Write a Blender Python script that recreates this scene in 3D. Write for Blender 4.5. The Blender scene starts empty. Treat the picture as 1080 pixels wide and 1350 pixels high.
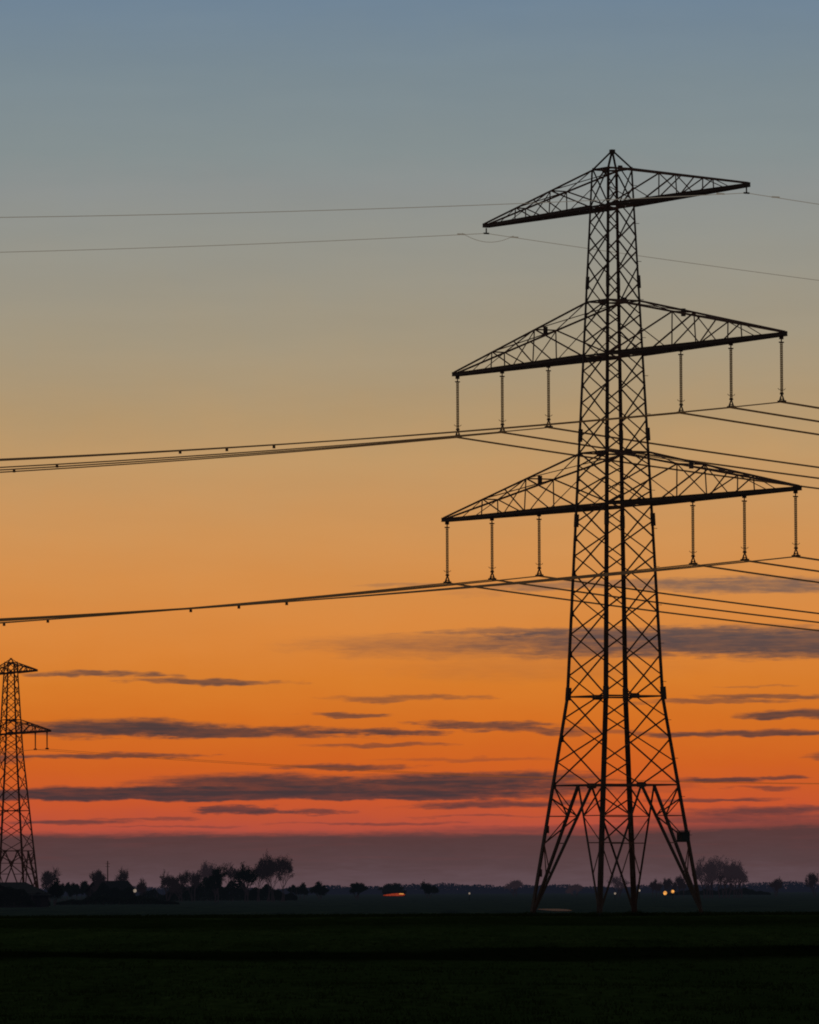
import bpy, math, random
from mathutils import Vector, Matrix
C = bpy.context.scene.collection
RND = random.Random(7)
# ------------------------------------------------------------------ camera
F, PITCH, ROLL, EYE = 9163.0, 0.05438, -0.0049, 2.1
fwd = Vector((0, math.cos(PITCH), math.sin(PITCH)))
up0 = Vector((0, -math.sin(PITCH), math.cos(PITCH)))
rt0 = Vector((1, 0, 0))
rt = rt0*math.cos(ROLL) + up0*math.sin(ROLL)
up = -rt0*math.sin(ROLL) + up0*math.cos(ROLL)
cam = bpy.data.cameras.new('camera')
cam.sensor_fit = 'HORIZONTAL'; cam.sensor_width = 36; cam.lens = F/1080*36
cam.clip_start = 1; cam.clip_end = 90000
co = bpy.data.objects.new('camera', cam); C.objects.link(co)
bk = -fwd
co.matrix_world = Matrix(((rt.x, up.x, bk.x, 0), (rt.y, up.y, bk.y, 0), (rt.z, up.z, bk.z, EYE), (0, 0, 0, 1)))
bpy.context.scene.camera = co
def at(px, py, D):
    """the place at distance D that a sighting (px, py) in the survey photograph points at"""
    d = rt*((px-540)/F) - up*((py-675)/F) + fwd
    d = d*(D/d.y)
    return Vector((d.x, D, d.z+EYE))

def lin(c):
    return tuple((v/12.92 if v <= .04045 else ((v+.055)/1.055)**2.4) for v in [x/255 for x in c])

# ------------------------------------------------------------------ materials
def new_mat(name):
    m = bpy.data.materials.new(name); m.use_nodes = True
    nt = m.node_tree; nt.nodes.clear()
    return m, nt
def N(nt, typ, **kw):
    n = nt.nodes.new(typ)
    for k, v in kw.items():
        if k.startswith('i_'):
            n.inputs[int(k[2:])].default_value = v
        else: setattr(n, k, v)
    return n
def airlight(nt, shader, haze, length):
    """twilight mist painted onto the surface as emission, growing with distance along the plain"""
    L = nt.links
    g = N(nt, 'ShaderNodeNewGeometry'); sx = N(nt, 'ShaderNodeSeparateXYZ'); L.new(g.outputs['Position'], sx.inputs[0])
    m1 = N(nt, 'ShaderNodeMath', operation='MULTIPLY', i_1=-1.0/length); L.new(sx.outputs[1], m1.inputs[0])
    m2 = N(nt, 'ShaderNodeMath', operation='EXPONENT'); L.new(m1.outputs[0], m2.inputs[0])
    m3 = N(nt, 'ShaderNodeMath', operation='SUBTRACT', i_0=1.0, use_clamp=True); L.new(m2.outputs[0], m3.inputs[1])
    e = N(nt, 'ShaderNodeEmission'); e.inputs[0].default_value = (*lin(haze), 1); e.inputs[1].default_value = 1  # surface glow standing in for the mist, no real volume
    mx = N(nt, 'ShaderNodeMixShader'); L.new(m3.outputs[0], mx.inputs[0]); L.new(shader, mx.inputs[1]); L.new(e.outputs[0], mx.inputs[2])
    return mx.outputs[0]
def simple_mat(name, c1, c2, scale=3.0, rough=.7, metal=0.0, haze=None, length=9000, spec=.3, bump=0):
    m, nt = new_mat(name); L = nt.links
    tc = N(nt, 'ShaderNodeTexCoord'); no = N(nt, 'ShaderNodeTexNoise'); no.inputs['Scale'].default_value = scale; no.inputs['Detail'].default_value = 5
    L.new(tc.outputs['Object'], no.inputs['Vector'])
    cr = N(nt, 'ShaderNodeValToRGB'); cr.color_ramp.elements[0].position = .3; cr.color_ramp.elements[1].position = .7
    cr.color_ramp.elements[0].color = (*c1, 1); cr.color_ramp.elements[1].color = (*c2, 1); L.new(no.outputs['Fac'], cr.inputs[0])
    b = N(nt, 'ShaderNodeBsdfPrincipled'); b.inputs['Roughness'].default_value = rough; b.inputs['Metallic'].default_value = metal
    b.inputs['Specular IOR Level'].default_value = spec
    L.new(cr.outputs[0], b.inputs['Base Color'])
    if bump:
        bp = N(nt, 'ShaderNodeBump'); bp.inputs['Strength'].default_value = bump; L.new(no.outputs['Fac'], bp.inputs['Height']); L.new(bp.outputs[0], b.inputs['Normal'])
    o = N(nt, 'ShaderNodeOutputMaterial')
    s = b.outputs[0]
    if haze: s = airlight(nt, s, haze, length)
    L.new(s, o.inputs[0])
    return m
HZ = (38, 34, 42)
M = {}
M['steel'] = simple_mat('weathered_steel', (.055, .045, .04), (.11, .085, .07), 1.5, .6, .2, haze=(52, 34, 30), length=8000)
M['steel_light'] = simple_mat('weathered_steel_thin', (.07, .05, .04), (.13, .09, .07), 1.5, .6, .2, haze=(66, 40, 32), length=5200)
M['rod'] = simple_mat('glazed_porcelain', (.09, .07, .045), (.15, .12, .08), 4, .35, 0, haze=(95, 70, 40), length=2600)
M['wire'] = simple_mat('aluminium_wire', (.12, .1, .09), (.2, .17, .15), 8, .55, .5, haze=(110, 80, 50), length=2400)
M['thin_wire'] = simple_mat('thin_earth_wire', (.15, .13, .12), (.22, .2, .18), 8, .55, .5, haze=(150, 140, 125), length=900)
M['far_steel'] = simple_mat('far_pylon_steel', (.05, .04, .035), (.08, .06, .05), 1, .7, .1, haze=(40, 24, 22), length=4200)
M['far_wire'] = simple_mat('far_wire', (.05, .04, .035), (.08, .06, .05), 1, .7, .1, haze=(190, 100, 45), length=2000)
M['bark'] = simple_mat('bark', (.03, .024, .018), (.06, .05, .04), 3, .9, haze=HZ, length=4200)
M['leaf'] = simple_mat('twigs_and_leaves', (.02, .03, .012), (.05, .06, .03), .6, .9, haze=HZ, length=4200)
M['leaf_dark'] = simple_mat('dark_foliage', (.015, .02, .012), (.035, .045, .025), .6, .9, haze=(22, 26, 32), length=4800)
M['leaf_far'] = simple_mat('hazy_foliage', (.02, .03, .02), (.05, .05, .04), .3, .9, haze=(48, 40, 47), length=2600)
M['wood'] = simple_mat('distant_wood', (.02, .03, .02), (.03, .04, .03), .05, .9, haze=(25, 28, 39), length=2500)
M['wall'] = simple_mat('dark_brick', (.05, .035, .03), (.09, .06, .05), 4, .85, haze=(14, 17, 24), length=3000)
M['roof'] = simple_mat('roof_tiles', (.02, .02, .02), (.04, .038, .036), 3, .9, haze=(16, 18, 24), length=3000)
M['sheet'] = simple_mat('cabinet_paint', (.05, .05, .05), (.08, .075, .07), 4, .6)
M['concrete'] = simple_mat('concrete', (.05, .05, .045), (.09, .085, .08), 4, .9)
def emit(name, col, s):
    m, nt = new_mat(name)
    tc = N(nt, 'ShaderNodeTexCoord'); no = N(nt, 'ShaderNodeTexNoise'); no.inputs['Scale'].default_value = 2.0
    nt.links.new(tc.outputs['Object'], no.inputs['Vector'])
    mr = N(nt, 'ShaderNodeMapRange'); mr.inputs[1].default_value = .3; mr.inputs[2].default_value = .7; mr.inputs[3].default_value = s*.45; mr.inputs[4].default_value = s*1.3
    nt.links.new(no.outputs['Fac'], mr.inputs[0])
    e = N(nt, 'ShaderNodeEmission'); e.inputs[0].default_value = (*col, 1); nt.links.new(mr.outputs[0], e.inputs[1])
    o = N(nt, 'ShaderNodeOutputMaterial'); nt.links.new(e.outputs[0], o.inputs[0]); return m
M['amber'] = emit('amber_lamp', (1, .42, .09), .95)
M['white'] = emit('white_lamp', (1, .78, .6), .3)
M['red'] = emit('red_glow', (1, .13, .06), .26)

# ------------------------------------------------------------------ mesh building
class MB:
    def __init__(s): s.v = []; s.f = []
    def frame(s, a, b):
        d = (b-a).normalized()
        h = Vector((0, 0, 1)) if abs(d.z) < .95 else Vector((1, 0, 0))
        x = d.cross(h).normalized(); y = x.cross(d).normalized()
        return x, y
    def prism(s, a, b, prof, prof2=None):
        a = Vector(a); b = Vector(b)
        if (b-a).length < 1e-6: return
        x, y = s.frame(a, b); n = len(prof); k = len(s.v)
        for P, pr in ((a, prof), (b, prof2 or prof)):
            for p in pr: s.v.append(P + x*p[0] + y*p[1])
        for i in range(n): s.f.append((k+i, k+(i+1) % n, k+n+(i+1) % n, k+n+i))
        s.f.append(tuple(k+i for i in reversed(range(n)))); s.f.append(tuple(k+n+i for i in range(n)))
    def angle(s, a, b, w, flip=1):
        """rolled steel angle (L) section"""
        t = w*.16; h = w/2
        p = [(-h, -h), (h, -h), (h, -h+t), (-h+t, -h+t), (-h+t, h), (-h, h)]
        s.prism(a, b, [(q[0]*flip, q[1]) for q in p] if flip > 0 else [(-q[0], q[1]) for q in reversed(p)])
    def bar(s, a, b, w, h=None, w2=None):
        h = (h or w)/2; w = w/2
        p = [(-w, -h), (w, -h), (w, h), (-w, h)]
        p2 = None
        if w2: r = w2/2/w; p2 = [(q[0]*r, q[1]*r) for q in p]
        s.prism(a, b, p, p2)
    def tube(s, a, b, r, r2=None, n=6):
        r2 = r if r2 is None else r2
        p = [(r*math.cos(i*2*math.pi/n), r*math.sin(i*2*math.pi/n)) for i in range(n)]
        q = [(r2*math.cos(i*2*math.pi/n), r2*math.sin(i*2*math.pi/n)) for i in range(n)]
        s.prism(a, b, p, q)
    def path(s, pts, r, n=6):
        pts = [Vector(p) for p in pts]; k = len(s.v)
        for i, p in enumerate(pts):
            a = pts[max(i-1, 0)]; b = pts[min(i+1, len(pts)-1)]
            x, y = s.frame(a, b)
            for j in range(n):
                t = j*2*math.pi/n; s.v.append(p + x*r*math.cos(t) + y*r*math.sin(t))
        for i in range(len(pts)-1):
            for j in range(n):
                s.f.append((k+i*n+j, k+i*n+(j+1) % n, k+(i+1)*n+(j+1) % n, k+(i+1)*n+j))
    def box(s, c, d, rz=0):
        k = len(s.v); cz, sz = math.cos(rz), math.sin(rz)
        for X in (-1, 1):
            for Y in (-1, 1):
                for Z in (-1, 1):
                    x, y = X*d[0]/2, Y*d[1]/2
                    s.v.append(Vector((c[0]+x*cz-y*sz, c[1]+x*sz+y*cz, c[2]+Z*d[2]/2)))
        for q in ((0, 1, 3, 2), (4, 6, 7, 5), (0, 4, 5, 1), (2, 3, 7, 6), (0, 2, 6, 4), (1, 5, 7, 3)): s.f.append(tuple(k+i for i in q))
    def poly(s, pts):
        k = len(s.v); s.v += [Vector(p) for p in pts]; s.f.append(tuple(range(k, k+len(pts))))
    def leaf(s, c, r, rnd):
        a = Vector((rnd.gauss(0, 1), rnd.gauss(0, 1), rnd.gauss(0, 1))).normalized()
        b = a.cross(Vector((rnd.gauss(0, 1), rnd.gauss(0, 1), rnd.gauss(0, 1)))).normalized()
        s.poly([c+a*r, c+b*r*.6, c-a*r, c-b*r*.6])
    def build(s, name, mat, parent=None, loc=None, smooth=False):
        me = bpy.data.meshes.new(name); me.from_pydata([tuple(v) for v in s.v], [], s.f); me.update()
        me.materials.append(mat)
        if smooth: me.polygons.foreach_set('use_smooth', [True]*len(me.polygons))
        o = bpy.data.objects.new(name, me); C.objects.link(o)
        if parent: o.parent = parent
        if loc is not None: o.location = loc
        return o
def tag(o, label=None, cat=None, group=None, kind=None):
    if label: o['label'] = label
    if cat: o['category'] = cat
    if group: o['group'] = group
    if kind: o['kind'] = kind
    return o
def empty(name, loc, rz=0, label=None, cat=None, group=None):
    o = bpy.data.objects.new(name, None); C.objects.link(o); o.location = loc; o.rotation_euler = (0, 0, rz)
    return tag(o, label, cat, group)
KIDS = {}
def copy_tree(o, parent=None):
    c = o.copy(); C.objects.link(c)
    if parent: c.parent = parent
    for ch in [q for q in C.objects if q.parent == o]: copy_tree(ch, c)
    return c
V = Vector

# ------------------------------------------------------------------ lattice pylons
def lerp(a, b, t): return a+(b-a)*t
class Tower:
    def __init__(s, root, prof, steel, thin, k=1.0):
        s.root = root; s.prof = prof; s.steel = steel; s.thin = thin; s.k = k
    def half(s, z):
        p = s.prof
        for i in range(len(p)-1):
            if z <= p[i+1][0]: return lerp(p[i][1], p[i+1][1], (z-p[i][0])/(p[i+1][0]-p[i][0]))
        return p[-1][1]
    def c(s, sx, sy, z): h = s.half(z); return V((sx*h, sy*h, z))
    def legs(s, zs, w0, w1, splices):
        for sx, sy in ((-1, -1), (1, -1), (1, 1), (-1, 1)):
            m = MB()
            for a, b in zip(zs[:-1], zs[1:]):
                w = lerp(w0, w1, a/zs[-1])
                m.angle(s.c(sx, sy, a-.15 if a else -.5), s.c(sx, sy, b+.0), w, 1 if sx*sy > 0 else -1)
                # gusset where the bracing meets the leg
                h = s.half(b); m.box((sx*h*.985, sy*h*.985, b), (w*.9, w*.3, w*1.8))
            lg = m.build('leg', s.steel, s.root)
            for z in splices:
                m = MB(); w = lerp(w0, w1, z/zs[-1])
                m.bar(s.c(sx, sy, z-.5*s.k), s.c(sx, sy, z+.5*s.k), w*1.2)
                m.build('splice_plate', s.steel, lg)
            m = MB(); m.box((sx*s.half(0), sy*s.half(0), .12), (.6*s.k, .6*s.k, .3)); m.build('footing', M['concrete'], lg)
    def bracing(s, nodes, levels, w, wt):
        """heavy crosses on the two faces along the arms, lighter staggered crosses on the other two"""
        for fy in (-1, 1):
            m = MB()
            for a, b in zip(nodes[:-1], nodes[1:]):
                e = .03*fy
                m.bar(s.c(-1, fy, a)+V((0, e, 0)), s.c(1, fy, b)+V((0, e, 0)), w*.35, w)
                m.bar(s.c(1, fy, a)-V((0, e, 0)), s.c(-1, fy, b)-V((0, e, 0)), w*.35, w)
            for z in levels: m.bar(s.c(-1, fy, z), s.c(1, fy, z), w*.9)
            m.build('face_bracing', s.steel, s.root)
        for fx in (-1, 1):
            m = MB()
            for la, lb in zip(levels[:-1], levels[1:]):
                ns = [z for z in nodes if la-.01 <= z <= lb+.01]
                mids = [(p+q)/2 for p, q in zip(ns[:-1], ns[1:])]
                if not mids: continue
                e = V((.03*fx, 0, 0))
                for sy in (-1, 1):
                    m.angle(V((fx*s.half(la), 0, la)), s.c(fx, sy, mids[0]), wt, sy)
                    m.angle(V((fx*s.half(lb), 0, lb)), s.c(fx, sy, mids[-1]), wt, sy)
                for a, b in zip(mids[:-1], mids[1:]):
                    m.angle(s.c(fx, -1, a)+e, s.c(fx, 1, b)+e, wt); m.angle(s.c(fx, 1, a)-e, s.c(fx, -1, b)-e, wt, -1)
            for z in levels: m.bar(s.c(fx, -1, z), s.c(fx, 1, z), w*.9)
            m.build('face_bracing', s.thin, s.root)
        # plan bracing and the plates at the middle of the faces
        for z in levels:
            m = MB(); h = s.half(z)
            mid = [V((h, 0, z)), V((0, h, z)), V((-h, 0, z)), V((0, -h, z))]
            for i in range(4): m.bar(mid[i], mid[(i+1) % 4], wt*.8)
            m.build('plan_bracing', s.thin, s.root)
            for fx in (-1, 1):
                g = MB(); a = .2*s.k; b = .5*s.k*min(1, h/2.4)
                k = 8; pts = [(-b, 0), (-b*.7, a), (b*.7, a), (b, 0), (b*.7, -a), (-b*.7, -a)]
                q = [V((fx*h-.05, p[0], z+p[1])) for p in pts]; q2 = [p+V((.1, 0, 0)) for p in q]; g.v = q+q2
                g.f = [tuple(range(5, -1, -1)), tuple(range(6, 12))]+[(i, (i+1) % 6, 6+(i+1) % 6, 6+i) for i in range(6)]
                g.build('gusset_plate', s.steel, s.root)
    def portal(s, ztop, w, wt, fr=(.3, .55, .76, .9)):
        """open bottom panel: two struts from each foot to the middles of the faces above it"""
        h = s.half(ztop)
        for sx, sy in ((-1, -1), (1, -1), (1, 1), (-1, 1)):
            foot = s.c(sx, sy, .2); m = MB(); r = MB()
            for tgt in (V((sx*h, 0, ztop)), V((0, sy*h, ztop))):
                q = w*(1 if sx*sy > 0 else .62); m.bar(foot, tgt, q)
                prev = None
                for i, f in enumerate(fr):
                    zl = lerp(.2, ztop, f); a = s.c(sx, sy, zl); b = foot.lerp(tgt, f)
                    if f == .76: r.bar(a, b, wt*.75)
                    cur = a if i % 2 else b
                    if prev is not None: r.angle(prev, cur, wt)
                    prev = cur
                # hanger from the level above
                r.angle(s.c(sx, sy, ztop), foot.lerp(tgt, .76), wt)
            # tie between the two struts of this foot
            for f in (.55,):
                r.bar(foot.lerp(V((sx*h, 0, ztop)), f), foot.lerp(V((0, sy*h, ztop)), f), wt*.8)
            m.build('portal_strut', s.steel, s.root); r.build('redundant_bracing', s.thin, s.root)
    def arm(s, side, L, z, zu, wc, wt, strings, blob=True):
        hb, hu = s.half(z), s.half(zu)
        root = MB(); tie = MB(); web = MB()
        def bot(f, sy): return V((side*lerp(L, hb, f), sy*lerp(.22, hb, f), z))
        def top(f, sy): return V((side*lerp(L, hu, f), sy*lerp(.2, hu, f), lerp(z+.18, zu, f)))
        for sy in (-1, 1):
            # channel chords: web and two flanges
            a, b = bot(0, sy), bot(1, sy)
            root.bar(a, b, wc*.35, wc); root.bar(a+V((0, 0, wc*.47)), b+V((0, 0, wc*.47)), wc*.9, wc*.14)
            root.bar(a-V((0, 0, wc*.47)), b-V((0, 0, wc*.47)), wc*.9, wc*.14)
            tie.angle(top(0, sy), top(1, sy), wt*1.6)
        # lacing of the lower plane
        n = 15; k = 1
        for i in range(n):
            f0, f1 = i/n, (i+1)/n
            root.bar(bot(f0, k), bot(f1, -k), wt*.9); k = -k
            if i: root.bar(bot(f0, 1), bot(f0, -1), wt*.9)
        for sy in (-1, 1):
            for f in (.30, .62):
                web.angle(bot(f, sy), top(f, sy), wt*1.1)
            web.angle(top(.30, sy), bot(.46, sy), wt*.8); web.angle(bot(.46, sy), top(.62, sy), wt)
            web.angle(top(.62, sy), bot(.99, sy), wt); zmid = (z+zu)/2
            web.angle(bot(.80, sy), V((side*s.half(zmid), sy*s.half(zmid), zmid)), wt*.8)
            web.angle(bot(.14, sy), top(.30, sy), wt*.7)
            web.angle(top(.46, sy), bot(.62, sy), wt*.8)
        for f in (.30, .62):
            tie.bar(top(f, 1), top(f, -1), wt)
        tie.bar(top(.30, -1), top(.62, 1), wt*.7); tie.bar(top(.30, 1), top(.62, -1), wt*.7)
        tie.bar(top(.62, -1), top(1, 1), wt*.6); tie.bar(top(.62, 1), top(1, -1), wt*.6)
        o = root.build('crossarm', s.steel, s.root)
        tie.build('tie_chord', s.thin, o); web.build('web_bracing', s.thin, o)
        tp = MB(); tp.box((side*(L+.0), 0, z+.05), (.26*s.k, .46*s.k, .34*s.k)); tp.build('tip_plate', s.steel, o)
        if strings:
            for f in strings:
                hg = MB(); hg.box((side*L*f, 0, z-.22), (.16, .3, .3)); hg.build('hanger_plate', s.steel, o)
        if blob:
            bb = MB(); p = (top(.62, 1)+top(.62, -1))/2; bb.box((p.x, p.y, p.z-.05), (.2, .3, .6)); bb.build('bracing_plate', s.steel, o)
        return o
    def peak(s, z0, zap, w):
        m = MB()
        for sx, sy in ((-1, -1), (1, -1), (1, 1), (-1, 1)): m.angle(s.c(sx, sy, z0), V((sx*.08, sy*.08, zap)), w)
        m.box((0, 0, zap), (.34*s.k, .34*s.k, .34*s.k)); m.build('peak', s.steel, s.root)

A = 1.01853
TX, TY = 16.0793, 544.009
T0 = empty('transmission_tower', (TX, TY, 0), -A, 'tall steel lattice pylon with three wide crossarms in the foreground field', 'pylon', 'steel lattice pylons')
tw = Tower(T0, [(0, 4.80), (17.07, 2.69), (58.62, 1.12)], M['steel'], M['steel_light'])
nodes = [10.23, 13.9, 17.17, 20.5, 23.7, 26.86, 29.6, 32.19, 34.3, 36.3, 38.93, 41.6, 43.965, 46.1, 48.2, 51.0, 53.3, 55.70, 58.62]
levels = [10.23, 17.17, 32.19, 36.3, 43.965, 48.2, 55.70, 58.62]
tw.legs([0, 3.4, 6.8]+nodes, .33, .15, (49.7, 37.7, 31.0, 17.4))
tw.bracing(nodes, levels, .13, .1)
tw.portal(10.23, .2, .095)
ARM_M = (.985, .696, .403); ARM_B = (.985, .714, .435)
for side in (-1, 1):
    tw.arm(side, 23.46, 43.965, 48.2, .255, .10, ARM_M)
    tw.arm(side, 25.20, 32.187, 36.3, .255, .10, ARM_B)
    tw.arm(side, 18.67, 55.704, 58.62, .23, .095, (), blob=False)
tw.peak(58.62, 60.0, .14)
# small service cabinet hung between a leg and its strut (right hand foot)
m = MB(); m.box((4.05, 3.55, 6.15), (.74, .74, .8)); cb = m.build('equipment_cabinet', M['sheet'], T0)
m = MB(); m.box((4.05, 3.55, 6.61), (.8, .8, .06)); m.build('cabinet_lid', M['sheet'], cb)
for z in range(6, 58, 3):
    m = MB(); zz = z+.3; h = tw.half(zz); m.bar(V((h, h, zz)), V((h+.02, h+.34, zz)), .04); m.build('climbing_peg', M['steel_light'], T0)

# ------------------------------------------------------------------ insulator strings
U = V((math.cos(A), -math.sin(A), 0)); W = V((math.sin(A), math.cos(A), 0))
TC = V((TX, TY, 0))
HS = 4.831
def make_string():
    r = empty('insulator_string', (0, 0, 0), -A)
    sh = MB(); sh.bar(V((0, 0, .02)), V((0, 0, -.28)), .07); sh.box((0, 0, -.3), (.1, .42, .1)); sh.build('shackle', M['steel_light'], r)
    for y in (-.065, .065):
        m = MB(); m.tube(V((0, y, -.3)), V((0, y, -4.2)), .04, n=8)
        z = -.42
        while z > -4.15:
            m.tube(V((0, y, z)), V((0, y, z-.07)), .045, .075, n=8); z -= .14
        m.build('insulator_rod', M['rod'], r)
    m = MB()
    for y in (-.34, .34): m.path([V((.0, 0, -3.92)), V((0, y*.7, -3.9)), V((0, y, -3.8))], .022)
    m.build('arcing_horn', M['steel_light'], r)
    m = MB()
    for sx in (-1, 1):
        m.bar(V((0, 0, -4.15)), V((sx*.24, 0, -4.72)), .07); m.box((sx*.24, 0, -HS+.06), (.1, .42, .12))
    m.bar(V((-.24, 0, -4.62)), V((.24, 0, -4.62)), .07); m.box((0, 0, -4.2), (.09, .3, .12))
    for y in (-1, 1): m.bar(V((0, 0, -4.15)), V((0, y*.24, -4.74)), .05)
    m.build('yoke', M['steel'], r)
    return r
# ------------------------------------------------------------------ conductors
def cat(k, c, t): return -k*t+c*t*t
KL, CL, KR, CR = .10991, .00036, .10363, .00037
def make_line(dk=0):
    r = empty('power_line', (0, 0, 0), -A)
    for x in (-.22, .22):
        pts = [V((x, -t, cat(KL+dk, CL, t))) for t in [300-i*5 for i in range(60)]]
        pts += [V((x, t, cat(KR, CR, t))) for t in [i*5 for i in range(0, 57)]]
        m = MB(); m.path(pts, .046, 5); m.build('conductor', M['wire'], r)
    for t, k, c, sg in ((44.6, KL+dk, CL, -1), (104, KL+dk, CL, -1), (50, KR, CR, 1)):
        m = MB(); z = cat(k, c, t)
        m.bar(V((-.24, sg*t, z)), V((.24, sg*t, z)), .06); m.box((0, sg*t, z-.15), (.12, .17, .2)); m.build('spacer', M['steel_light'], r)
    return r
protoS = make_string(); first = True
names = {'M': 'middle', 'B': 'lowest'}; ordn = ['outermost', 'second', 'innermost']
for key, L, z, fr in (('M', 23.46, 43.965, ARM_M), ('B', 25.20, 32.187, ARM_B)):
    for side, sn in ((-1, 'left'), (1, 'right')):
        for i, f in enumerate(fr):
            s = protoS if first else copy_tree(protoS); l = make_line((0, .0045, .0085)[2-i] if side > 0 and key == 'M' else 0); first = False
            p = TC+U*(side*L*f)+V((0, 0, z-.3))
            s.location = p; l.location = p+V((0, 0, -HS))
            where = {0: f'hanging from the {sn} tip of the {names[key]} crossarm', 1: f'hanging midway along the {sn} half of the {names[key]} crossarm', 2: f'closest to the tower body on the {sn} half of the {names[key]} crossarm'}[i]
            tag(s, 'slim insulator string '+where, 'insulator', 'insulator strings under the crossarms')
            where = {0: f'carried below the {sn} tip of the {names[key]} crossarm', 1: f'carried by the middle insulator string on the {sn} half of the {names[key]} crossarm', 2: f'carried by the innermost insulator string on the {sn} half of the {names[key]} crossarm'}[i]
            tag(l, 'power line '+where, 'power line', 'power lines carried by the near pylon')
def earth_line(side, kl, kr, label):
    p = TC+U*(side*18.6)+V((0, 0, 55.704-.18))
    r = empty('earth_wire', p, -A, label, 'earth wire', 'thin earth wires from the top crossarm')
    m = MB(); m.bar(V((0, 0, 0)), V((0, 0, -.42)), .08); m.box((0, 0, -.42), (.1, .5, .12)); m.build('clamp', M['steel'], r)
    c = .00026
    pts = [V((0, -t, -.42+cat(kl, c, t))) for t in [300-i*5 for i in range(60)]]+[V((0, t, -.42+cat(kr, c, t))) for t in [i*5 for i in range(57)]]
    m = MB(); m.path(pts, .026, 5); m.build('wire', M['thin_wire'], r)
    m = MB(); n = 16
    pts = [V((0, -2.3+4.9*i/n, -.50-.16*0-.62*(1-(2*i/n-1)**2))) for i in range(n+1)]
    if side < 0:
        m.path(pts, .024, 5); m.build('jumper_loop', M['thin_wire'], r)
    m = MB()
    for t in (-2.4, 2.7): m.box((0, t, -.50-abs(t)*.04), (.08, .7, .11))
    m.build('damper', M['thin_wire'], r)
earth_line(-1, .090, .083, 'thin earth wire clamped under the left tip of the topmost crossarm with hanging jumper loop')
earth_line(1, .0925, .083, 'thin earth wire clamped under the right tip of the topmost crossarm')

# ------------------------------------------------------------------ the far pylon
FD = 1300; fp = at(15.0, 1172, FD)
AF = math.radians(66.5)
T1 = empty('transmission_tower', (fp.x, FD, 0), -AF, 'distant lattice pylon cut by the left edge behind the farm trees', 'pylon', 'steel lattice pylons')
t1 = Tower(T1, [(0, 4.15), (28.5, 1.72), (45, .92)], M['far_steel'], M['far_steel'], 1.0)
n1 = [9.8, 13.3, 17.3, 20.9, 24.3, 27.4, 29.7, 31.7, 34.3, 36.6, 38.8, 40.9, 43.1, 45.0]
t1.legs([0, 4.9]+n1, .34, .22, ()); t1.bracing(n1, [9.8, 17.3, 31.7, 34.3, 43.1, 45.0], .17, .12); t1.portal(9.8, .28, .15)
for side in (-1, 1):
    t1.arm(side, 20.6, 31.75, 34.3, .32, .12, (.93, .63)); t1.arm(side, 13.6, 43.1, 45.0, .3, .12, (), blob=False)
t1.peak(45.0, 45.7, .13)
UF = V((math.cos(AF), -math.sin(AF), 0)); WF = V((math.sin(AF), math.cos(AF), 0))
for i, f in enumerate((.93, .63)):
    p = V((fp.x, FD, 31.5))+UF*(20.6*f)
    r = empty('insulator_string', p, -AF, ['tiny insulator string nearest the tip on the distant pylon', 'tiny insulator string nearer the body of the distant pylon'][i], 'insulator', 'insulator strings of the distant pylon')
    m = MB(); m.tube(V((0, 0, 0)), V((0, 0, -2.9)), .13, .11, n=8); m.build('insulator_rod', M['far_steel'], r)
    m = MB(); m.box((0, 0, -3.0), (.5, .5, .3)); m.build('yoke', M['far_steel'], r)
    r = empty('power_line', p-V((0, 0, 3.05)), -AF, ['faint power line carried near the tip of the distant pylon crossarm', 'faint power line carried nearer the body of the distant pylon'][i], 'power line', 'power lines of the distant pylon')
    m = MB(); m.path([V((0, t, cat(.07, .0002, abs(t)))) for t in range(-340, 341, 10)], .045, 5); m.build('conductor', M['far_wire'], r)

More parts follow.
